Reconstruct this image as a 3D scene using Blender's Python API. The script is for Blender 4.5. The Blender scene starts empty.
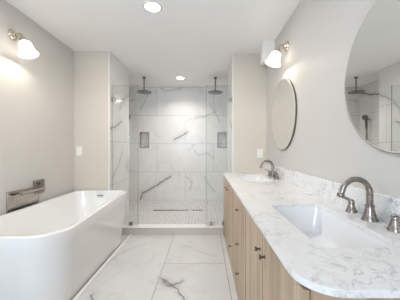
import bpy, bmesh, math, random
from mathutils import Vector, Matrix
random.seed(4)
S = bpy.context.scene
C = S.collection
PI = math.pi

# ------------------------------------------------------------------ camera, world, light, exposure
EYE = 1.154
cd = bpy.data.cameras.new('camera')
cam = bpy.data.objects.new('camera', cd); C.objects.link(cam)
cam.location = (0, 0, EYE); cam.rotation_euler = (PI/2, 0, 0)
cd.sensor_width = 36; cd.lens = 20.25
cd.shift_x = -5.3/400; cd.shift_y = -2.0/400
cd.clip_start = 0.05
S.camera = cam

w = bpy.data.worlds.new('world'); S.world = w; w.use_nodes = True
bg = w.node_tree.nodes['Background']
bg.inputs[0].default_value = (0.62, 0.80, 1.0, 1); bg.inputs[1].default_value = 1.0

def area(name, loc, rot, sx, sy, power, col, spread=PI):
    l = bpy.data.lights.new(name, 'AREA'); l.shape = 'RECTANGLE'; l.size = sx; l.size_y = sy
    l.energy = power; l.color = col; l.spread = spread
    o = bpy.data.objects.new(name, l); C.objects.link(o); o.location = loc; o.rotation_euler = rot
    return o
# daylight entering by the big window behind the viewer and the narrow one over the bathtub
area('daylight_rear_window', (-0.80, -1.73, 1.5), (PI/2, 0, 0), 1.4, 1.2, 26, (0.84, 0.91, 1.0))
area('daylight_side_window', (-1.85, 0.86, 1.32), (0, -PI/2, 0), 0.9, 0.36, 2.5, (0.66, 0.82, 1.0))
DOWN_W, DOWN_LENS, SHADE_E, SCONCE_W = 7.8, 7.0, 1.3, 1.3
WARM = (1.0, 0.945, 0.87); WARMER = (1.0, 0.87, 0.70)

vs = S.view_settings
S.display_settings.display_device = 'sRGB'
vs.view_transform = 'Standard'; vs.look = 'None'; vs.gamma = 1; vs.use_curve_mapping = False
vs.exposure = 1.33
cy = S.cycles
cy.use_denoising = True
cy.max_bounces = 14; cy.diffuse_bounces = 8; cy.glossy_bounces = 6; cy.transparent_max_bounces = 16
cy.sample_clamp_indirect = 6; cy.caustics_reflective = False; cy.caustics_refractive = False

# ------------------------------------------------------------------ node helpers
class NT:
    def __init__(s, name):
        s.m = bpy.data.materials.new(name); s.m.use_nodes = True
        s.t = s.m.node_tree; s.b = s.t.nodes['Principled BSDF']; s.out = s.t.nodes['Material Output']
    def n(s, typ, **kw):
        nd = s.t.nodes.new(typ)
        for k, v in kw.items(): setattr(nd, k, v)
        return nd
    def put(s, sock, v):
        if isinstance(v, bpy.types.NodeSocket): s.t.links.new(v, sock)
        else: sock.default_value = v
    def m1(s, op, a, b=0.0, c=0.0, clamp=False):
        nd = s.n('ShaderNodeMath', operation=op, use_clamp=clamp)
        s.put(nd.inputs[0], a); s.put(nd.inputs[1], b); s.put(nd.inputs[2], c)
        return nd.outputs[0]
    def vm(s, op, a, b=(0, 0, 0), sc=1.0):
        nd = s.n('ShaderNodeVectorMath', operation=op)
        s.put(nd.inputs[0], a); s.put(nd.inputs[1], b)
        if op == 'SCALE': s.put(nd.inputs['Scale'], sc)
        return nd.outputs['Value'] if op in ('DOT_PRODUCT', 'LENGTH', 'DISTANCE') else nd.outputs[0]
    def mix(s, f, a, b, blend='MIX'):
        nd = s.n('ShaderNodeMix', data_type='RGBA', blend_type=blend)
        s.put(nd.inputs['Factor'], f); s.put(nd.inputs['A'], a); s.put(nd.inputs['B'], b)
        return nd.outputs['Result']
    def rng(s, v, a, b, c, d):
        nd = s.n('ShaderNodeMapRange', interpolation_type='SMOOTHSTEP')
        for i, x in enumerate((v, a, b, c, d)): s.put(nd.inputs[i], x)
        return nd.outputs[0]
    def noise(s, vec, scale, detail=3, rough=0.5, dist=0.0, color=False):
        nd = s.n('ShaderNodeTexNoise')
        s.put(nd.inputs['Vector'], vec); nd.inputs['Scale'].default_value = scale
        nd.inputs['Detail'].default_value = detail; nd.inputs['Roughness'].default_value = rough
        nd.inputs['Distortion'].default_value = dist
        return nd.outputs['Color'] if color else nd.outputs['Fac']
    def obj(s): return s.n('ShaderNodeTexCoord').outputs['Object']
    def sep(s, v):
        nd = s.n('ShaderNodeSeparateXYZ'); s.put(nd.inputs[0], v); return nd.outputs
    def comb(s, x, y, z):
        nd = s.n('ShaderNodeCombineXYZ')
        for i, v in enumerate((x, y, z)): s.put(nd.inputs[i], v)
        return nd.outputs[0]
    def bump(s, h, strength, dist=0.002):
        nd = s.n('ShaderNodeBump'); nd.inputs['Strength'].default_value = strength; nd.inputs['Distance'].default_value = dist
        s.put(nd.inputs['Height'], h); s.put(s.b.inputs['Normal'], nd.outputs[0])

def c4(c): return (c[0], c[1], c[2], 1)
def plain(name, col, rough=0.5, metal=0.0, coat=0.0, spec=0.5):
    t = NT(name); b = t.b.inputs
    b['Base Color'].default_value = c4(col); b['Roughness'].default_value = rough; b['Metallic'].default_value = metal
    b['Coat Weight'].default_value = coat; b['Coat Roughness'].default_value = 0.03; b['Specular IOR Level'].default_value = spec
    return t
def metal(name, col, rough):
    t = plain(name, col, rough, 1.0)
    v = t.vm('MULTIPLY', t.obj(), (40, 40, 400))
    t.put(t.b.inputs['Roughness'], t.rng(t.noise(v, 1.0, 2), 0.2, 0.8, rough*0.8, rough*1.25))
    return t.m
def paint(name, col, bump=0.12):
    t = plain(name, col, 0.55, spec=0.3)
    v = t.obj()
    t.put(t.b.inputs['Base Color'], t.mix(t.rng(t.noise(v, 2.0, 2), 0.3, 0.7, 0, 1), c4([x*0.985 for x in col]), c4(col)))
    t.bump(t.noise(v, 90, 3), bump, 0.003)
    return t.m

def marble(name, base, vein, axes, tile=None, origin=(0, 0), grout=(0.5, 0.49, 0.47), stagger=0.5, rough=0.12,
           density=1.0, soft=0.35, veins=(), joint=0.0016, scale=1.0, cloud=0.05):
    """polished veined stone; axes picks the two object axes of the surface; tile = (length, width) in metres"""
    t = NT(name); p = t.obj(); s3 = t.sep(p)
    u, v = s3[axes[0]], s3[axes[1]]
    vec = p; g = None
    if tile:
        fv = t.m1('DIVIDE', t.m1('SUBTRACT', v, origin[1]), tile[1]); row = t.m1('FLOOR', fv)
        odd = t.m1('MULTIPLY', t.m1('MODULO', t.m1('ADD', row, 100), 2.0), stagger)
        fu = t.m1('ADD', t.m1('DIVIDE', t.m1('SUBTRACT', u, origin[0]), tile[0]), odd); col = t.m1('FLOOR', fu)
        wn = t.n('ShaderNodeTexWhiteNoise', noise_dimensions='2D'); t.put(wn.inputs['Vector'], t.comb(row, col, 0))
        vec = t.vm('ADD', p, t.vm('SCALE', wn.outputs['Color'], sc=23.0))
        def edge(f, L):
            fr = t.m1('FRACT', f); return t.m1('MULTIPLY', t.m1('MINIMUM', fr, t.m1('SUBTRACT', 1.0, fr)), L)
        d = t.m1('MINIMUM', edge(fu, tile[0]), edge(fv, tile[1]))
        g = t.rng(d, joint*0.6, joint*1.4, 1, 0)
    warp = t.vm('SCALE', t.vm('SUBTRACT', t.noise(vec, 2.6*scale, 4, color=True), (0.5, 0.5, 0.5)), sc=0.55/scale)
    q = t.vm('ADD', vec, warp)
    def ridge(sc, wd, seed):
        n = t.noise(t.vm('ADD', q, (seed, seed*0.7, -seed)), sc*scale, 2, 0.45)
        return t.rng(t.m1('ABSOLUTE', t.m1('SUBTRACT', n, 0.5)), 0.0, wd, 1, 0)
    mask = t.rng(t.noise(vec, 1.7*scale, 2), 0.50, 0.66, 0, 1)
    r1 = t.m1('MULTIPLY', t.m1('MULTIPLY', ridge(1.1, 0.013, 3.1), mask), 0.55*density)
    r2 = t.m1('MULTIPLY', ridge(2.3, 0.035, 9.7), soft*density)
    f = t.m1('MAXIMUM', r1, r2)
    cl = t.rng(t.noise(q, 1.4*scale, 3), 0.35, 0.75, 0, cloud)
    colr = t.mix(cl, c4(base), c4(vein))
    colr = t.mix(f, colr, c4(vein))
    if veins:
        p2 = t.comb(u, v, 0)
        wob = t.vm('SCALE', t.vm('SUBTRACT', t.noise(p2, 14, 4, 0.65, color=True), (0.5, 0.5, 0.5)), sc=0.07)
        p2 = t.vm('ADD', p2, wob); s2 = t.sep(p2); p2 = t.comb(s2[0], s2[1], 0)
        for pts, wd, amt, vc in veins:
            best = None
            for a, b in zip(pts[:-1], pts[1:]):
                ab = Vector((b[0]-a[0], b[1]-a[1], 0)); L = max(ab.length_squared, 1e-9)
                pa = t.vm('SUBTRACT', p2, (a[0], a[1], 0))
                k = t.m1('MULTIPLY', t.vm('DOT_PRODUCT', pa, tuple(ab)), 1/L, clamp=True)
                d = t.vm('LENGTH', t.vm('SUBTRACT', pa, t.vm('SCALE', tuple(ab), sc=k)))
                best = d if best is None else t.m1('MINIMUM', best, d)
            core = t.rng(best, wd*0.2, wd, amt, 0)
            halo = t.rng(best, 0, wd*5, amt*0.22, 0)
            colr = t.mix(t.m1('MAXIMUM', core, halo), colr, c4(vc))
    if g is not None: colr = t.mix(g, colr, c4(grout))
    t.put(t.b.inputs['Base Color'], colr); t.b.inputs['Roughness'].default_value = rough
    if g is not None: t.bump(t.m1('SUBTRACT', 1.0, g), 0.25, 0.001)
    return t.m

# ------------------------------------------------------------------ mesh helpers
class MB:
    def __init__(s): s.bm = bmesh.new()
    def box(s, x0, x1, y0, y1, z0, z1):
        v = [s.bm.verts.new((x, y, z)) for z in (z0, z1) for x, y in ((x0, y0), (x1, y0), (x1, y1), (x0, y1))]
        for f in ((3, 2, 1, 0), (4, 5, 6, 7), (0, 1, 5, 4), (1, 2, 6, 5), (2, 3, 7, 6), (3, 0, 4, 7)):
            s.bm.faces.new([v[i] for i in f])
        return s
    def loft(s, loops, cap0=True, cap1=True, closed=True):
        vl = [[s.bm.verts.new(p) for p in lp] for lp in loops]; n = len(vl[0])
        for a, b in zip(vl[:-1], vl[1:]):
            for i in range(n if closed else n-1):
                s.bm.faces.new((a[i], a[(i+1) % n], b[(i+1) % n], b[i]))
        if cap0: s.bm.faces.new(vl[0][::-1])
        if cap1: s.bm.faces.new(vl[-1])
        return s
    def lathe(s, prof, M=Matrix(), n=32, cap0=True, cap1=True):
        return s.loft([[M @ Vector((r*math.cos(2*PI*i/n), r*math.sin(2*PI*i/n), z)) for i in range(n)] for r, z in prof], cap0, cap1)
    def tube(s, pts, rad, n=16):
        pts = [Vector(p) for p in pts]
        rad = rad if isinstance(rad, (list, tuple)) else [rad]*len(pts)
        loops = []; ref = None
        for i, p in enumerate(pts):
            d = (pts[min(i+1, len(pts)-1)] - pts[max(i-1, 0)]).normalized()
            if ref is None: ref = Vector((0, 0, 1)) if abs(d.z) < 0.9 else Vector((0, 1, 0))
            a = d.cross(ref).normalized(); b = d.cross(a).normalized(); ref = a.cross(d).normalized()
            loops.append([p + rad[i]*(math.cos(2*PI*k/n)*a + math.sin(2*PI*k/n)*b) for k in range(n)])
        return s.loft(loops)
    def build(s, name, mat, parent=None, local=False, smooth=False, bevel=0.0, seg=2):
        bm = s.bm
        bmesh.ops.recalc_face_normals(bm, faces=bm.faces)
        if parent is not None and not local: bmesh.ops.translate(bm, verts=bm.verts, vec=-parent.location)
        me = bpy.data.meshes.new(name); bm.to_mesh(me); bm.free()
        return finish(name, me, mat, parent, smooth, bevel, seg)

def finish(name, me, mat, parent=None, smooth=False, bevel=0.0, seg=2):
    for m in (mat if isinstance(mat, (list, tuple)) else [mat]): me.materials.append(m)
    o = bpy.data.objects.new(name, me); C.objects.link(o)
    if parent is not None: o.parent = parent
    if smooth:
        for p in me.polygons: p.use_smooth = True
        if bevel == 0:
            try: me.set_sharp_from_angle(angle=math.radians(42))
            except Exception: pass
    if bevel:
        b = o.modifiers.new('bevel', 'BEVEL'); b.width = bevel; b.segments = seg; b.limit_method = 'ANGLE'; b.angle_limit = math.radians(40)
        for p in me.polygons: p.use_smooth = True
        b.harden_normals = False
        try: me.set_sharp_from_angle(angle=math.radians(60))
        except Exception: pass
    return o

def plate_mesh(name, outer, holes, z0, z1):
    """flat slab with holes, as mesh data (XY outline, z0..z1)"""
    cu = bpy.data.curves.new(name, 'CURVE'); cu.dimensions = '2D'; cu.fill_mode = 'BOTH'; cu.extrude = (z1-z0)/2
    for pts in [outer] + list(holes):
        sp = cu.splines.new('POLY'); sp.points.add(len(pts)-1); sp.use_cyclic_u = True
        for q, p in zip(sp.points, pts): q.co = (p[0], p[1], 0, 1)
    o = bpy.data.objects.new(name + '_tmp', cu); C.objects.link(o)
    dg = bpy.context.evaluated_depsgraph_get(); me = bpy.data.meshes.new_from_object(o.evaluated_get(dg))
    bpy.data.objects.remove(o); bpy.data.curves.remove(cu)
    bm = bmesh.new(); bm.from_mesh(me)
    bmesh.ops.remove_doubles(bm, verts=bm.verts, dist=1e-5)
    bmesh.ops.translate(bm, verts=bm.verts, vec=(0, 0, (z0+z1)/2))
    bmesh.ops.recalc_face_normals(bm, faces=bm.faces)
    bm.to_mesh(me); bm.free()
    return me

def rrect(x0, x1, y0, y1, r, n=8):
    """rounded rectangle; r = one radius or four (x0y0, x1y0, x1y1, x0y1)"""
    rs = r if isinstance(r, (list, tuple)) else [r]*4
    out = []
    for (cx, cy_, sx, sy, a0), q in zip(((x0, y0, 1, 1, PI), (x1, y0, -1, 1, 1.5*PI), (x1, y1, -1, -1, 0), (x0, y1, 1, -1, 0.5*PI)), rs):
        for i in range(n+1):
            a = a0 + i/n*PI/2
            out.append((cx + sx*q + q*math.cos(a), cy_ + sy*q + q*math.sin(a)))
    return out

def thing(name, label, cat, loc=(0, 0, 0), rotz=0, group=None):
    o = bpy.data.objects.new(name, None); C.objects.link(o); o.empty_display_size = 0.1
    o.location = loc; o.rotation_euler = (0, 0, rotz)
    return tag(o, label, cat, group)
def tag(o, label, cat, group=None):
    o['label'] = label; o['category'] = cat
    if group: o['group'] = group
    return o
def struct(o): o['kind'] = 'structure'; return o
def kids(o): return [c for c in bpy.data.objects if c.parent == o]
def dup(root, loc, label, rotz=None):
    def rec(o, par):
        c = o.copy(); C.objects.link(c)
        if par is not None: c.parent = par
        for k in kids(o): rec(k, c)
        return c
    src = root; r = rec(src, None); r.location = loc
    if rotz is not None: r.rotation_euler = (0, 0, rotz)
    r['label'] = label
    return r

# ------------------------------------------------------------------ materials
WALLC = (0.58, 0.562, 0.538)
M = {}
M['paint'] = paint('greige_wall_paint', WALLC)
M['beige'] = paint('partition_beige', (0.63, 0.585, 0.525))  # partitions: a warmer, lighter tone than the other walls
M['ceil'] = paint('white_ceiling_paint', (0.92, 0.915, 0.905), 0.06)
M['trimw'] = plain('white_trim', (0.80, 0.79, 0.77), 0.35).m
VG = (0.20, 0.195, 0.19); VB = (0.10, 0.095, 0.09); VT = (0.16, 0.14, 0.10)
def BW(x, y, D=4.76): return ((x-205.3)*D/225, EYE-(y-148)*D/225)
def FL(x, y): D = EYE*225/(y-148); return (D, (x-205.3)*D/225)
bv = [([BW(*p) for p in ((140.5, 199.5), (143, 193), (150, 189), (158, 184.5), (170, 176.5))], 0.018, 0.95, VB),
      ([BW(*p) for p in ((174.5, 139.5), (181, 136), (187, 132.5))], 0.02, 0.9, VB),
      ([BW(*p) for p in ((141, 109), (144.5, 102), (148, 94))], 0.008, 0.65, VG),
      ([BW(*p) for p in ((150, 88), (157, 86.5), (166, 91), (182, 88))], 0.008, 0.65, VG),
      ([BW(*p) for p in ((187, 121), (196, 117), (205, 116.5), (216, 111))], 0.008, 0.6, VG),
      ([BW(*p) for p in ((194, 150), (199, 156), (207, 153), (214, 158))], 0.008, 0.6, VG),
      ([BW(*p) for p in ((186, 177), (192, 182), (190, 190))], 0.008, 0.65, VG),
      ([BW(*p) for p in ((204, 176), (209, 185), (215, 192))], 0.008, 0.6, VG),
      ([BW(*p) for p in ((210, 104), (215, 112), (220, 122))], 0.008, 0.6, VG)]
fv = [([FL(*p) for p in ((160, 278), (165.5, 281), (172.5, 285), (177.5, 283.8), (182.5, 280))], 0.012, 0.85, VT),
      ([FL(*p) for p in ((163, 281), (166, 285), (172.5, 285.5), (177.5, 288.8), (178.8, 292.5), (184, 297), (186, 310))], 0.012, 0.85, VT),
      ([FL(*p) for p in ((166, 281), (170, 286), (176, 284))], 0.018, 0.5, VT),
      ([FL(*p) for p in ((91, 300), (92, 296), (94.5, 294))], 0.012, 0.8, VB),
      ([FL(*p) for p in ((110, 262), (118, 255), (130, 249), (146, 244))], 0.018, 0.28, VG),
      ([FL(*p) for p in ((184, 245), (200, 252), (217, 257))], 0.016, 0.25, VG),
      ([FL(*p) for p in ((180, 268), (200, 262), (222, 263))], 0.014, 0.2, VG)]
WB = (0.78, 0.775, 0.765)
M['tile_back'] = marble('marble_shower_tile', WB, VG, (0, 2), (1.2, 0.597), (-0.423, 0.05), veins=bv, density=0.6, soft=0.11, cloud=0.10, rough=0.28, grout=(0.42,0.415,0.40), joint=0.003)
M['tile_side'] = marble('marble_shower_side_tile', WB, VG, (1, 2), (1.2, 0.597), (3.6, 0.05), density=0.6, soft=0.11, cloud=0.10, rough=0.28, grout=(0.42,0.415,0.40), joint=0.003,
    veins=[([(3.03, 1.415), (3.2, 1.46), (3.42, 1.56)], 0.02, 0.85, VG), ([(3.35, 1.74), (3.5, 1.92), (3.72, 2.02)], 0.02, 0.6, VG),
           ([(3.1, 0.75), (3.3, 0.9), (3.45, 1.1)], 0.018, 0.5, VG), ([(4.70, 2.30), (4.4, 2.20), (4.15, 2.15), (3.8, 2.02)], 0.022, 0.9, VB)])
M['floor'] = marble('marble_floor_tile', (0.62, 0.622, 0.62), VG, (1, 0), (1.22, 0.61), (2.248, -0.41), stagger=0.449, grout=(0.30, 0.285, 0.26), veins=fv,
                    density=0.5, soft=0.2, rough=0.10, joint=0.003, cloud=0.10)
def counter():
    t = NT('grey_flecked_marble'); p = t.obj()
    q = t.vm('ADD', p, t.vm('SCALE', t.vm('SUBTRACT', t.noise(p, 5, 4, 0.6, color=True), (0.5, 0.5, 0.5)), sc=0.22))
    big = t.rng(t.noise(p, 4.5, 3, 0.55), 0.40, 0.68, 0.12, 1)
    fine = t.rng(t.noise(q, 26, 6, 0.7), 0.48, 0.76, 0, 1)
    vein = t.rng(t.m1('ABSOLUTE', t.m1('SUBTRACT', t.noise(q, 8.0, 4, 0.55), 0.5)), 0.0, 0.022, 0.6, 0)
    f = t.m1('MULTIPLY', t.m1('MAXIMUM', t.m1('MULTIPLY', fine, 0.75), vein), big)
    t.put(t.b.inputs['Base Color'], t.mix(f, (0.77, 0.768, 0.77, 1), (0.2, 0.202, 0.212, 1)))
    t.b.inputs['Roughness'].default_value = 0.16
    return t.m
M['counter'] = counter()
M['curb'] = marble('curb_tile', (0.54, 0.505, 0.465), VG, (0, 2), (0.45, 0.3), (-0.9, -0.1), density=0.5, soft=0.3, rough=0.25, stagger=0)
M['cap'] = plain('white_stone_cap', (0.80, 0.795, 0.78), 0.2).m

def mosaic():
    t = NT('white_herringbone_mosaic'); p = t.obj(); s3 = t.sep(p)
    # herringbone: 1 x 3 bricks, in a lattice turned by 45 degrees
    k = 0.7071/0.0225
    a = t.m1('MULTIPLY', t.m1('ADD', s3[0], s3[1]), k); b = t.m1('MULTIPLY', t.m1('SUBTRACT', s3[1], s3[0]), k)
    fa, fb = t.m1('FLOOR', a), t.m1('FLOOR', b)
    md = t.m1('MODULO', t.m1('ADD', t.m1('SUBTRACT', fa, fb), 6000), 6.0)
    hor = t.m1('LESS_THAN', md, 2.5)
    xa, xb = t.m1('FRACT', a), t.m1('FRACT', b)
    idx = t.m1('MODULO', md, 3.0)
    def e(f): return t.m1('MINIMUM', f, t.m1('SUBTRACT', 1.0, f))
    la = t.m1('DIVIDE', t.m1('ADD', idx, xa), 3.0); lb = t.m1('DIVIDE', t.m1('ADD', t.m1('SUBTRACT', 2.0, idx), xb), 3.0)
    dh = t.m1('MINIMUM', t.m1('MULTIPLY', e(la), 3.0), e(xb)); dv = t.m1('MINIMUM', t.m1('MULTIPLY', e(lb), 3.0), e(xa))
    d = t.m1('ADD', t.m1('MULTIPLY', dh, hor), t.m1('MULTIPLY', dv, t.m1('SUBTRACT', 1.0, hor)))
    g = t.rng(d, 0.07, 0.16, 1, 0)
    wn = t.n('ShaderNodeTexWhiteNoise', noise_dimensions='2D')
    t.put(wn.inputs['Vector'], t.comb(t.m1('SUBTRACT', fa, t.m1('MULTIPLY', idx, hor)), fb, 0))
    c = t.mix(wn.outputs['Value'], (0.66, 0.65, 0.635, 1), (0.76, 0.75, 0.735, 1))
    t.put(t.b.inputs['Base Color'], t.mix(g, c, (0.20, 0.195, 0.19, 1))); t.b.inputs['Roughness'].default_value = 0.25
    t.bump(t.m1('SUBTRACT', 1.0, g), 0.3, 0.001)
    return t.m
M['mosaic'] = mosaic()

def wood():
    t = NT('light_oak_veneer'); p = t.obj()
    v = t.vm('MULTIPLY', p, (16, 16, 0.9))
    g1 = t.noise(v, 1.2, 4, 0.55, 0.6); g2 = t.noise(t.vm('MULTIPLY', p, (150, 150, 4)), 1.0, 3, 0.6)
    c = t.mix(t.rng(g1, 0.34, 0.66, 0, 1), (0.37, 0.27, 0.185, 1), (0.56, 0.435, 0.32, 1))
    c = t.mix(t.rng(g2, 0.35, 0.7, 0.0, 0.35), c, (0.40, 0.27, 0.17, 1))
    t.put(t.b.inputs['Base Color'], c); t.b.inputs['Roughness'].default_value = 0.45; t.b.inputs['Specular IOR Level'].default_value = 0.35
    t.bump(g2, 0.08, 0.001)
    return t.m
M['wood'] = wood()
M['seam_shade'] = plain('seam_shade_tone', (0.16, 0.11, 0.075), 0.7).m  # shade of the cabinet front seams, painted as a dark brown
M['tub'] = plain('white_gloss_acrylic', (0.80, 0.795, 0.785), 0.08, coat=0.5).m
M['ceramic'] = plain('white_ceramic', (0.80, 0.80, 0.81), 0.07, coat=0.4).m
M['nickel'] = metal('brushed_nickel', (0.29, 0.26, 0.23), 0.28)
M['warmnickel'] = metal('polished_nickel', (0.66, 0.58, 0.46), 0.16)
M['pewter'] = metal('dark_brushed_nickel', (0.33, 0.315, 0.30), 0.3)
M['gun'] = metal('gunmetal_shower_metal', (0.20, 0.195, 0.185), 0.28)
M['bronze'] = metal('dark_knob_metal', (0.14, 0.12, 0.105), 0.32)
M['filler'] = metal('satin_nickel', (0.50, 0.455, 0.405), 0.28)
M['chrome'] = metal('brushed_chrome', (0.62, 0.60, 0.575), 0.13)
M['frame'] = metal('mirror_rim_silver', (0.88, 0.88, 0.87), 0.45)
M['mirror'] = plain('mirror_silver', (0.86, 0.875, 0.865), 0.0, 1.0).m
M['plastic'] = plain('white_plastic', (0.85, 0.84, 0.81), 0.35).m
M['slot'] = plain('dark_slot', (0.03, 0.03, 0.03), 0.6).m
M['black'] = plain('black_rubber', (0.04, 0.04, 0.04), 0.5).m

def glass(name, tint):
    t = NT(name); t.t.nodes.remove(t.b)
    tr = t.n('ShaderNodeBsdfTransparent'); tr.inputs[0].default_value = c4(tint)
    gl = t.n('ShaderNodeBsdfGlossy'); gl.inputs['Roughness'].default_value = 0.0; gl.inputs['Color'].default_value = (1, 1, 1, 1)
    lw = t.n('ShaderNodeLayerWeight')
    f = t.m1('ADD', 0.022, t.m1('MULTIPLY', t.m1('POWER', lw.outputs['Facing'], 4.0), 0.9), clamp=True)
    mx = t.n('ShaderNodeMixShader'); t.put(mx.inputs[0], f)
    t.t.links.new(tr.outputs[0], mx.inputs[1]); t.t.links.new(gl.outputs[0], mx.inputs[2]); t.t.links.new(mx.outputs[0], t.out.inputs[0])
    return t.m
M['glass'] = glass('clear_shower_glass', (0.975, 0.985, 0.98))
M['glassedge'] = plain('green_glass_edge', (0.24, 0.285, 0.27), 0.15).m
M['pane'] = glass('window_glass', (0.97, 0.98, 0.98))
def emit(name, col, st):
    t = plain(name, (0.9, 0.9, 0.88), 0.3)
    t.b.inputs['Emission Color'].default_value = c4(col); t.b.inputs['Emission Strength'].default_value = st
    return t.m
M['lens'] = emit('lit_downlight_lens', (1.0, 0.95, 0.88), DOWN_LENS)
M['shade'] = emit('lit_frosted_glass_shade', (1.0, 0.90, 0.76), SHADE_E)

# ------------------------------------------------------------------ room shell
LX, RX, H = -1.74, 0.83, 2.44
FY = -1.6                                   # wall behind the viewer
PLY, PRY, PBY = 2.984, 3.05, 3.75          # partition fronts (left, right) and their common back
PLX, PRX = -1.273, 0.371                    # shower opening
SLX, SRX, BY = -1.625, 0.70, 4.76           # shower room
FX = 0.247                                  # vanity front
SZ = 0.065                                  # shower floor height
T = 0.12

struct(MB().box(LX-T, RX+T, FY-T, PLY+0.05, -0.12, 0).build('floor', M['floor']))
struct(MB().box(LX-T, RX+T, PLY+0.05, BY+T+0.1, -0.12, SZ).build('floor_shower', M['mosaic']))
struct(MB().box(LX-T, RX+T, FY-T, BY+T+0.1, H, H+0.12).build('ceiling', M['ceil']))

def wall_yz(name, x0, x1, y0, y1, holes, mat):
    """wall whose face lies in the YZ plane, with rectangular openings (y0,y1,z0,z1)"""
    me = plate_mesh(name, [(y0, 0), (y1, 0), (y1, H), (y0, H)], [[(a, c), (b, c), (b, d), (a, d)] for a, b, c, d in holes], x0, x1)
    me.transform(Matrix(((0, 0, 1, 0), (1, 0, 0, 0), (0, 1, 0, 0), (0, 0, 0, 1))))
    return struct(finish(name, me, mat))
def wall_xz(name, y0, y1, x0, x1, holes, mat):
    me = plate_mesh(name, [(x0, 0), (x1, 0), (x1, H), (x0, H)], [[(a, c), (b, c), (b, d), (a, d)] for a, b, c, d in holes], y0, y1)
    me.transform(Matrix(((1, 0, 0, 0), (0, 0, 1, 0), (0, 1, 0, 0), (0, 0, 0, 1))))
    bm = bmesh.new(); bm.from_mesh(me); bmesh.ops.recalc_face_normals(bm, faces=bm.faces); bm.to_mesh(me); bm.free()
    return struct(finish(name, me, mat))

W1 = (-1.5, -0.1, 0.9, 2.1)                  # window behind the viewer (x0, x1, z0, z1)
W2 = (0.68, 1.06, 0.85, 1.79)               # narrow window over the tub (y0, y1, z0, z1)
wall_yz('wall_left', LX-T, LX, FY-T, PLY+0.4, [W2], M['paint'])
wall_yz('wall_right', RX, RX+T, FY-T, PRY+0.4, [], M['paint'])
wall_xz('wall_front', FY-T, FY, LX, RX, [W1], M['paint'])

def window(name, mk, a0, a1, z0, z1, nm, nb):
    """frame in its opening plus a pane; mk maps (along, through, z) boxes"""
    f = MB(); fw = 0.045
    for bx in ((a0, a1, z0, z0+fw), (a0, a1, z1-fw, z1), (a0, a0+fw, z0+fw, z1-fw), (a1-fw, a1, z0+fw, z1-fw)): mk(f, bx, 0.03, 0.09)
    for i in range(1, nm): x = a0+(a1-a0)*i/nm; mk(f, (x-0.015, x+0.015, z0+fw, z1-fw), 0.035, 0.085)
    for i in range(1, nb): z = z0+(z1-z0)*i/nb; mk(f, (a0+fw, a1-fw, z-0.015, z+0.015), 0.0352, 0.0848)
    o = struct(f.build(name, M['trimw'], bevel=0.003))
    p = MB(); mk(p, (a0+fw, a1-fw, z0+fw, z1-fw), 0.057, 0.063)
    pn = p.build('pane', M['pane'], o, local=True); pn['kind'] = 'structure'
window('window_1', lambda f, b, t0, t1: f.box(b[0], b[1], FY-t1, FY-t0, b[2], b[3]), *W1, 3, 1)
window('window_2', lambda f, b, t0, t1: f.box(LX-t1, LX-t0, b[0], b[1], b[2], b[3]), *W2, 1, 3)

def partition(name, x0, x1, y0, y1, inner):
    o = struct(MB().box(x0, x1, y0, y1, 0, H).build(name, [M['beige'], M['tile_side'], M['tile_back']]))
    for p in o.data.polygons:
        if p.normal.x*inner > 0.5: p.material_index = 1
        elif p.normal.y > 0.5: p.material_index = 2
partition('wall_partition_left', LX, PLX, PLY, PBY, 1)
partition('wall_partition_right', PRX, RX, PRY, PBY, -1)
struct(MB().box(LX-T, SLX, PBY, BY+T, 0, H).build('wall_shower_left', M['tile_side']))
struct(MB().box(SRX, RX+T, PBY, BY+T, 0, H).build('wall_shower_right', M['tile_side']))
NICHES = [(-1.37, -1.20, 1.165, 1.48), (0.265, 0.435, 1.165, 1.48)]
wall_xz('wall_back', BY, BY+0.09, SLX, SRX, NICHES, M['tile_back'])
struct(MB().box(SLX, SRX, BY+0.09, BY+T+0.05, 0, H).build('wall_back_core', M['tile_back']))
k = 0
for a, b, c, d in NICHES:                    # metal edging round each niche
    k += 1; e = 0.012; t = MB()
    t.box(a-e, a+0.004, BY-0.003, BY+0.006, c-e, d+e); t.box(b-0.004, b+e, BY-0.003, BY+0.006, c-e, d+e)
    t.box(a+0.004, b-0.004, BY-0.003, BY+0.006, c-e, c+0.004); t.box(a+0.004, b-0.004, BY-0.003, BY+0.006, d-0.004, d+e)
    struct(t.build('trim_%d' % k, M['pewter']))
# white edge strips on the partition corners and the white strip on the floor along the tub
struct(MB().box(PLX-0.012, PLX+0.003, PLY-0.003, PLY+0.012, 0, H).build('trim_3', M['trimw'], bevel=0.002))
struct(MB().box(PRX-0.003, PRX+0.012, PRY-0.003, PRY+0.012, 0.1, H).build('trim_4', M['trimw'], bevel=0.002))
struct(MB().box(-1.004, -0.978, 0.2, PLY, 0, 0.008).build('trim_5', M['trimw'], bevel=0.004))

# ------------------------------------------------------------------ shower curb, drain, glass
r = thing('shower_curb', 'low tiled shower curb with a pale stone top running below the glass', 'curb', (-0.45, PLY+0.06, 0))
def curb_plan(e): return [(PLX, PLY+e), (FX-0.004, PLY+e), (FX-0.004, PRY), (PRX, PRY), (PRX, PLY+0.135-e), (PLX, PLY+0.135-e)]
MB().loft([[(x, y, z) for x, y in curb_plan(0.008)] for z in (0, 0.093)]).build('riser', M['curb'], r)
MB().loft([[(x, y, z) for x, y in curb_plan(0)] for z in (0.093, 0.100)]).build('cap', M['cap'], r, bevel=0.003)

r = thing('linear_drain', 'long dark linear drain set in the mosaic shower floor', 'drain', (-0.45, 3.93, SZ))
MB().box(-0.915, -0.03, 3.90, 3.965, SZ-0.004, SZ+0.002).build('frame', M['chrome'], r)
MB().box(-0.905, -0.29, 3.91, 3.955, SZ+0.002, SZ+0.004).build('grate', M['black'], r)
MB().box(-0.225, -0.04, 3.91, 3.955, SZ+0.002, SZ+0.004).build('grate', M['black'], r)

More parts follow.
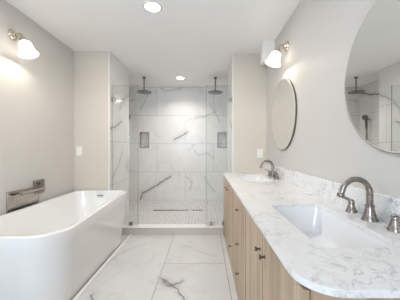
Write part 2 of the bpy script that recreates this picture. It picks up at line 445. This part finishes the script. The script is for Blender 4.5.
GY = PRY+0.018
def panel(x0, x1, wall_side, clamps, label):
    r = thing('glass_panel', label, 'glass panel', ((x0+x1)/2, GY, 0.1), 0, 'fixed shower glass panels')
    MB().box(x0, x1, GY-0.005, GY+0.005, 0.106, 2.005).build('pane', [M['glass'], M['glassedge']], r)
    for p in kids(r)[0].data.polygons:
        if abs(p.normal.y) < 0.5: p.material_index = 1
    xf = x1 if wall_side < 0 else x0
    MB().box(xf-0.0025, xf+0.0025, GY-0.0055, GY+0.0055, 0.106, 2.009).build('polished_edge', M['glassedge'], r)
    for x in clamps: MB().box(x-0.024, x+0.024, GY-0.014, GY+0.014, 0.1005, 0.150).build('clamp', M['pewter'], r, bevel=0.003)
    xw = x0 if wall_side < 0 else x1
    a, b = (xw-0.003, xw+0.046) if wall_side < 0 else (xw-0.046, xw+0.003)
    MB().box(a, b, GY-0.014, GY+0.014, 1.79, 1.84).build('clamp', M['pewter'], r, bevel=0.003)
panel(PLX+0.004, -0.918, -1, (-1.16, -1.015), 'fixed clear shower glass panel at left, rising behind the bathtub end')
panel(0.012, PRX-0.004, 1, (0.08, 0.25), 'fixed clear shower glass panel at right, next to the vanity end')

# ------------------------------------------------------------------ shower heads and hand shower
def shower_head(label, x, y):
    r = thing('rain_shower_head', label, 'shower head', (x, y, 2.165), 0, 'ceiling shower heads')
    MB().lathe([(0.03, H-2.165), (0.03, H-2.165-0.02), (0.022, H-2.165-0.026)]).build('ceiling_flange', M['gun'], r, True, True)
    MB().tube([(0, 0, 0.03), (0, 0, H-2.165-0.02)], 0.0115).build('arm', M['gun'], r, True, True)
    MB().lathe([(0.012, 0.05), (0.020, 0.035), (0.022, 0.02), (0.03, 0.014), (0.128, 0.009), (0.135, 0.005), (0.135, -0.003), (0.130, -0.006), (0.05, -0.007)], n=48).build('head', M['gun'], r, True, True)
    return r
sh = shower_head('round dark ceiling shower head at left, above the drain end by the left niche', -1.11, 4.08)
dup(sh, (0.184, 4.10, 2.165), 'round dark ceiling shower head at right, above the right niche')
r = thing('hand_shower', 'dark hand shower on a slide bar, seen reflected in the near mirror', 'hand shower', (SLX, 4.44, 1.1))
MB().tube([(0.06, 0, 0.02), (0.06, 0, 0.64)], 0.011).build('slide_bar', M['gun'], r, True, True)
for z in (0.04, 0.62): MB().tube([(0, 0, z), (0.06, 0, z)], 0.012).build('bracket', M['gun'], r, True, True)
MB().tube([(0.055, 0, 0.50), (0.085, 0, 0.50)], 0.02).build('holder', M['gun'], r, True, True)
MB().tube([(0.085, -0.005, 0.43), (0.092, -0.01, 0.52), (0.105, -0.02, 0.62)], [0.011, 0.013, 0.016]).build('handle', M['gun'], r, True, True)
d = Vector((0.8, -0.35, -0.45)).normalized()
MB().lathe([(0.016, -0.035), (0.04, -0.015), (0.058, 0.0), (0.058, 0.012), (0.05, 0.015)], Matrix.Translation((0.108, -0.022, 0.655)) @ d.to_track_quat('Z', 'Y').to_matrix().to_4x4()).build('spray_head', M['gun'], r, True, True)
MB().tube([(0.085, -0.005, 0.43), (0.088, -0.01, 0.25), (0.10, -0.04, 0.0), (0.10, -0.10, -0.18), (0.07, -0.16, -0.22), (0.03, -0.18, -0.1), (0.0, -0.18, -0.02)], 0.007, 10).build('hose', M['chrome'], r, True, True)

# ------------------------------------------------------------------ ceiling lights
def downlight(label, x, y):
    r = thing('recessed_light', label, 'ceiling light', (x, y, H), 0, 'recessed ceiling lights')
    MB().lathe([(0.066, -0.004), (0.070, -0.007), (0.086, -0.004), (0.088, 0.0), (0.066, 0.0)], n=40, cap0=False, cap1=False).build('trim_ring', M['trimw'], r, True, True)
    MB().lathe([(0.0665, -0.001), (0.0665, -0.003), (0.05, -0.0045), (0.01, -0.005)], n=40).build('lens', M['lens'], r, True, True)
    l = bpy.data.lights.new('lamp', 'AREA'); l.shape = 'DISK'; l.size = 0.12; l.energy = DOWN_W; l.color = WARM; l.spread = PI
    o = bpy.data.objects.new('lamp', l); C.objects.link(o); o.parent = r; o.location = (0, 0, -0.012)
    return r
dl = downlight('round lit recessed ceiling light nearest the viewer, in front of the shower', -0.48, 2.05)
dl2 = dup(dl, (-0.46, 4.13, H), 'round lit recessed ceiling light inside the shower, between the two shower heads')
for o in kids(dl2):
    if o.type == 'LIGHT': o.data = o.data.copy(); o.data.energy = DOWN_W*0.45; o.data.color = (1.0, 0.95, 0.88); o.data.spread = math.radians(135)

# ------------------------------------------------------------------ sconces (modelled with the wall at x = 0, facing +x)
def sconce(label, loc, rot):
    r = thing('wall_sconce', label, 'wall lamp', loc, rot, 'bell shade wall lamps')
    Mx = Matrix.Rotation(PI/2, 4, 'Y')
    MB().lathe([(0.048, 0.0), (0.048, 0.006), (0.042, 0.014), (0.03, 0.02), (0.026, 0.034), (0.014, 0.04)], Mx).build('backplate', M['warmnickel'], r, True, True)
    MB().tube([(0.03, 0, 0), (0.055, 0, 0.012), (0.070, 0, 0.010), (0.088, 0, -0.008), (0.096, 0, -0.035)], 0.010).build('arm', M['warmnickel'], r, True, True)
    ax = Vector((math.sin(math.radians(19)), 0, -math.cos(math.radians(19))))
    top = Vector((0.096, 0, -0.03))
    Ms = Matrix.Translation(top) @ ax.to_track_quat('Z', 'Y').to_matrix().to_4x4()
    MB().lathe([(0.012, -0.005), (0.026, 0.002), (0.034, 0.014), (0.036, 0.036), (0.034, 0.042)], Ms).build('socket_cup', M['warmnickel'], r, True, True)
    pr = [(0.034, 0.036), (0.043, 0.043), (0.050, 0.056), (0.0535, 0.075), (0.056, 0.097), (0.061, 0.120), (0.070, 0.140), (0.079, 0.152)]
    inn = [(q-0.004, z) for q, z in reversed(pr)]
    MB().lathe(pr + [(0.078, 0.154)] + inn, Ms, 40, False, True).build('shade', M['shade'], r, True, True)
    l = bpy.data.lights.new('bulb', 'POINT'); l.energy = SCONCE_W; l.color = WARMER; l.shadow_soft_size = 0.02
    o = bpy.data.objects.new('bulb', l); C.objects.link(o); o.parent = r; o.location = top + ax*0.128
    return r
sc = sconce('lit bell-shaded wall lamp on the left wall over the bathtub', (LX, 2.03, 2.175), 0)
dup(sc, (RX, 2.28, 2.185), 'lit bell-shaded wall lamp on the right wall above the far round mirror', PI)

# boxed corner near the ceiling
tag(MB().box(0.685, RX, 2.68, 2.80, 2.19, H).build('wall_box', M['trimw'], bevel=0.004), 'small white box on the right wall under the ceiling, behind the lit lamp', 'box')

# ------------------------------------------------------------------ bathtub
def tub_loop(z, d, dx_far=0.0, sq=0.0):
    """rim outline pulled in by d; sq = 0 rim plan, 1 base plan (straight sides)"""
    x0, y0, y1 = -1.69, 1.393, 2.965
    xn = -0.925*(1-sq) + -1.012*sq; xf = -1.005*(1-sq) + -1.012*sq
    x0 += 0.04*sq; y0 += 0.10*sq; y1 -= 0.05*sq
    rn, rf = max(0.22-d*0.7, 0.06), max(0.10+0.16*sq-d*0.3, 0.05)
    n = 14; out = []
    for X, Y, sx, sy, a0, q in ((x0+d, y0+d, 1, 1, PI, rn), (xn-d, y0+d, -1, 1, 1.5*PI, rn), (xf-d, y1-d, -1, -1, 0, rf), (x0+d, y1-d, 1, -1, 0.5*PI, rf)):
        for i in range(n+1):
            a = a0 + i/n*PI/2
            out.append((X+sx*q+q*math.cos(a), Y+sy*q+q*math.sin(a), z))
    # densify the straight runs so the loft shades evenly
    res = []
    for i, p in enumerate(out):
        q = out[(i+1) % len(out)]; res.append(p)
        if (i+1) % (n+1) == 0:
            for j in range(1, 8): res.append(tuple(p[m]+(q[m]-p[m])*j/8 for m in range(3)))
    return res
r = thing('bathtub', 'white freestanding gloss bathtub with straight sides along the left wall', 'bathtub', (-1.33, 2.18, 0))
L = [tub_loop(0.0, 0.02, sq=1), tub_loop(0.02, 0.0, sq=1), tub_loop(0.10, 0.0, sq=0.86), tub_loop(0.3, 0.0, sq=0.45), tub_loop(0.5, 0.0, sq=0.1),
     tub_loop(0.585, 0.0), tub_loop(0.596, 0.004), tub_loop(0.600, 0.012), tub_loop(0.600, 0.030), tub_loop(0.594, 0.040), tub_loop(0.57, 0.045),
     tub_loop(0.45, 0.068), tub_loop(0.34, 0.095), tub_loop(0.25, 0.135), tub_loop(0.205, 0.18), tub_loop(0.19, 0.24)]
body = MB().loft(L).build('shell', M['tub'], r, smooth=True)
MB().box(-1.395, -1.315, 2.893, 2.9035, 0.535, 0.549).build('overflow_slot', M['pewter'], r, bevel=0.003)
MB().lathe([(0.03, 0.0), (0.03, 0.004), (0.02, 0.006)], Matrix.Translation((-1.33, 2.5, 0.190))).build('drain', M['chrome'], r, smooth=True)

# tub filler on the left wall
r = thing('tub_filler', 'wide wall-mounted chrome waterfall tub filler on the left wall over the bathtub', 'tub filler', (LX, 2.19, 0.6))
MB().box(LX, LX+0.012, 1.965, 2.34, 0.54, 0.765).build('wall_plate', M['filler'], r, bevel=0.003)
sp = MB(); sp.box(LX+0.012, LX+0.092, 2.04, 2.335, 0.732, 0.752)
sp.build('spout', M['filler'], r, bevel=0.004)
MB().box(LX+0.05, LX+0.090, 2.05, 2.325, 0.728, 0.732).build('spout_lip', M['slot'], r)
MB().box(LX, LX+0.016, 2.272, 2.418, 0.685, 0.823).build('handle_plate', M['nickel'], r, bevel=0.003)
MB().tube([(LX+0.016, 2.345, 0.79), (LX+0.04, 2.345, 0.79)], 0.018).build('handle', M['nickel'], r, smooth=True)
MB().box(LX, LX+0.02, 2.005, 2.06, 0.728, 0.742).build('outlet', M['slot'], r)

# ------------------------------------------------------------------ switch and outlet
r = thing('light_switch', 'white rocker light switch on the beige wall beyond the bathtub', 'switch', (-1.672, PLY, 1.115))
MB().box(-0.038, 0.038, -0.006, 0, -0.06, 0.06).build('plate', M['plastic'], r, True, bevel=0.003)
MB().box(-0.017, 0.017, -0.010, -0.006, -0.034, 0.034).build('rocker', M['plastic'], r, True, bevel=0.002)
r = thing('wall_outlet', 'white double power outlet on the wall above the far end of the vanity', 'outlet', (0.741, PRY, 1.080))
MB().box(-0.038, 0.038, -0.006, 0, -0.06, 0.06).build('plate', M['plastic'], r, True, bevel=0.003)
for z in (-0.024, 0.024):
    s = MB().lathe([(0.016, 0), (0.016, 0.003)], Matrix.Translation((0, -0.006, z)) @ Matrix.Rotation(PI/2, 4, 'X')).build('socket', M['plastic'], r, True, True)
    q = MB()
    for x in (-0.006, 0.006): q.box(x-0.0012, x+0.0012, -0.0096, -0.009, z-0.004, z+0.006)
    q.build('slots', M['slot'], s, True)

# ------------------------------------------------------------------ vanity
CT, CB = 0.819, 0.799
CX0, CY0 = 0.236, 0.531
SINKS = [(0.385, 0.675, 0.755, 1.335), (0.395, 0.690, 2.265, 2.845)]
def cabinet(name, label, y0, y1, fronts, shade_strips=()):
    r = thing(name, label, 'cabinet', (0.54, (y0+y1)/2, 0), 0, 'oak vanity cabinets')
    b = MB(); x0, x1 = FX+0.021, RX-0.002
    b.box(x0, x1, y0, y0+0.018, 0, CB); b.box(x0, x1, y1-0.018, y1, 0, CB)
    b.box(x0, x1, y0+0.018, y1-0.018, 0.0, 0.075); b.box(x1-0.012, x1, y0+0.018, y1-0.018, 0.075, CB)
    b.box(x0, x0+0.018, y0+0.018, y1-0.018, 0.075, 0.16)
    b.box(x0, x0+0.018, y0+0.018, y1-0.018, 0.70, CB)
    b.build('body', M['wood'], r)
    MB().box(FX+0.002, x0, y0+0.001, y1-0.001, 0, 0.088).build('plinth', M['wood'], r)
    for a, c, zr in shade_strips: MB().box(FX+0.003, x0, a, c, zr, CB-0.004).build('seam_shade_strip', M['seam_shade'], r)  # solid dark strips added in the seams to paint in their shade
    for kind, a, c, z0, z1, kn, ga, gc in fronts:
        f = MB().box(FX, FX+0.0195, a+ga, c-gc, z0+0.0012, z1-0.0012)
        f = f.build(kind, M['wood'], r, bevel=0.0015)
        for ky, kz in kn:
            MBk = Matrix.Translation((FX, ky, kz)) @ Matrix.Rotation(-PI/2, 4, 'Y')
            kb = MB().lathe([(0.007, 0.0), (0.007, 0.002), (0.004, 0.004), (0.004, 0.014), (0.009, 0.016), (0.0105, 0.020), (0.009, 0.024)], MBk, 20)
            bmesh.ops.translate(kb.bm, verts=kb.bm.verts, vec=-r.location)
            kb.build('knob', M['bronze'], f, True, True)
    return r
T3 = 0.003
def sink_base(name, label, y0, ym, y1, ko, gm=T3, g1=T3):
    za, zb, zc = 0.09, 0.34, CB-0.006
    w = (y1-y0)
    seam_strips = [(ym-gm, ym+gm, 0.341)] if gm > 0.004 else []
    if g1 > 0.004: seam_strips.append((y1-g1, y1, 0.0885))
    return cabinet(name, label, y0, y1, [('door', y0, ym, zb, zc, [(ym-ko, 0.70)], T3, gm), ('door', ym, y1, zb, zc, [(ym+ko, 0.70)], gm, g1),
                   ('drawer', y0, y1, za, zb, [(y0+w*0.165, 0.222), (y1-w*0.165, 0.222)], T3, g1)], seam_strips)
sink_base('vanity_cabinet', 'oak vanity cabinet nearest the viewer, two doors under the near sink', 0.570, 0.975, 1.381, 0.038, 0.007, 0.012)
cabinet('vanity_cabinet', 'oak vanity cabinet with three stacked drawers, between the two sink cabinets', 1.385, 1.952,
        [('drawer', 1.385, 1.952, 0.60, CB-0.006, [(1.668, 0.695)], 0.012, T3), ('drawer', 1.385, 1.952, 0.34, 0.60, [(1.668, 0.442)], 0.012, T3),
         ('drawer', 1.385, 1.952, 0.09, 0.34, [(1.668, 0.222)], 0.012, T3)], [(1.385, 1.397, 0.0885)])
sink_base('vanity_cabinet', 'oak vanity cabinet farthest from the viewer, by the shower under the far sink', 1.956, 2.505, PRY-0.005, 0.072)

outer = []
R0 = 0.105
for i in range(13):
    a = PI + i/12*PI/2; outer.append((CX0+R0+R0*math.cos(a), CY0+R0+R0*math.sin(a)))
outer += [(RX, CY0), (RX, PRY-0.003), (CX0, PRY-0.003)]
me = plate_mesh('countertop', outer, [rrect(a, b, c, d, 0.035) for a, b, c, d in SINKS], CB, CT)
tag(finish('countertop', me, M['counter'], bevel=0.003), 'long white marble vanity countertop with grey veins and two sink cutouts', 'countertop')
tag(MB().box(RX-0.02, RX, CY0, PRY-0.003, CT, 0.94).build('backsplash', M['counter'], bevel=0.002), 'low marble backsplash strip on the right wall behind the two faucets', 'backsplash')

def sink(label, box):
    a, b, c, d = box; mx, my = (a+b)/2, (c+d)/2
    r = thing('sink', label, 'sink', (mx, my, 0.62), 0, 'undermount sinks')
    def lp(z, e, rad): return [(x, y, z) for x, y in rrect(a-e, b+e, c-e, d+e, rad, 8)]
    t = CB-0.0005
    loops = [lp(t-0.012, 0.022, 0.05), lp(t, 0.022, 0.05), lp(t, 0.003, 0.038), lp(t-0.03, 0.0, 0.04), lp(0.70, -0.008, 0.05), lp(0.665, -0.022, 0.05), lp(0.652, -0.05, 0.05), lp(0.645, -0.10, 0.04),
             lp(0.632, -0.10, 0.04), lp(0.640, -0.045, 0.055), lp(0.655, -0.012, 0.055), lp(0.70, 0.004, 0.05), lp(t-0.012, 0.012, 0.045)]
    bm = MB(); bm.loft(loops[:8], False, True); bm.loft(loops[8:] + [loops[0]], True, False)
    bmesh.ops.remove_doubles(bm.bm, verts=bm.bm.verts, dist=1e-5)
    bm.build('basin', M['ceramic'], r, smooth=True)
    MB().lathe([(0.024, 0.645), (0.024, 0.649), (0.016, 0.650)], Matrix.Translation((mx, my, 0))).build('drain', M['chrome'], r, smooth=True)
sink('white rectangular undermount sink nearest the viewer', SINKS[0])
sink('white rectangular undermount sink at the far end of the countertop', SINKS[1])

# faucet: origin on the counter at the spout, spout reaching -x, handles along y
def faucet(label, loc):
    r = thing('faucet', label, 'faucet', loc, 0, 'gooseneck faucets')
    MB().lathe([(0.034, 0), (0.034, 0.004), (0.030, 0.012), (0.024, 0.03), (0.0195, 0.05), (0.018, 0.062), (0.021, 0.064), (0.021, 0.070), (0.0175, 0.073)]).build('base', M['nickel'], r, True, True)
    R = 0.064; zc = 0.126
    pts = [(0, 0, 0.07), (0, 0, 0.10)] + [(-R+R*math.cos(a), 0, zc+R*math.sin(a)) for a in [i/14*PI*0.93 for i in range(15)]]
    e = Vector(pts[-1]); dd = (e - Vector(pts[-2])).normalized(); pts.append(tuple(e+dd*0.018))
    MB().tube(pts, [0.0145]*4 + [0.0125]*(len(pts)-4), 18).build('spout', M['nickel'], r, True, True)
    e = Vector(pts[-1])
    MB().tube([e-dd*0.004, e+dd*0.002, e+dd*0.014, e+dd*0.018], [0.013, 0.016, 0.016, 0.013], 18).build('aerator', M['nickel'], r, True, True)
    for s in (1, -1):
        h = bpy.data.objects.new('handle', None); C.objects.link(h); h.parent = r; h.location = (0.003, 0.136*s, 0)
        MB().lathe([(0.027, 0), (0.027, 0.004), (0.023, 0.012), (0.017, 0.030), (0.0135, 0.045), (0.0155, 0.047), (0.0155, 0.056), (0.012, 0.062), (0.006, 0.066)]).build('handle_base', M['nickel'], h, True, True)
        MB().tube([(0, 0, 0.056), (-0.014, 0.012*s, 0.066), (-0.032, 0.030*s, 0.074), (-0.040, 0.038*s, 0.076)], [0.008, 0.0075, 0.0065, 0.005], 12).build('lever', M['nickel'], h, True, True)
    return r
fa = faucet('brushed nickel gooseneck faucet with two lever handles beside the near sink', (0.765, 1.047, CT))
dup(fa, (0.765, 2.555, CT), 'brushed nickel gooseneck faucet with two lever handles beside the far sink')

# ------------------------------------------------------------------ mirrors
def mirror(label, y):
    r = thing('round_mirror', label, 'mirror', (RX, y, 1.505), 0, 'round mirrors over the vanity')
    Mm = Matrix.Rotation(-PI/2, 4, 'Y')
    MB().lathe([(0.3670, 0.014), (0.3670, 0.0180)], Mm, 128).build('mirror_glass', M['mirror'], r, True)
    MB().lathe([(0.3670, 0.014), (0.3735, 0.014), (0.3735, 0.0165), (0.3670, 0.0185)], Mm, 128, False, False).build('polished_rim', M['frame'], r, True, True)
    MB().lathe([(0.372, 0.0), (0.376, 0.0), (0.376, 0.0165), (0.374, 0.0165), (0.374, 0.014), (0.372, 0.014)], Mm, 128, False, False).build('frame', M['gun'], r, True, True)
    return r
mi = mirror('round thin-framed wall mirror nearest the viewer, reflecting the shower', 0.938)
dup(mi, (RX, 2.405, 1.505), 'round thin-framed wall mirror under the lit lamp, by the far faucet')
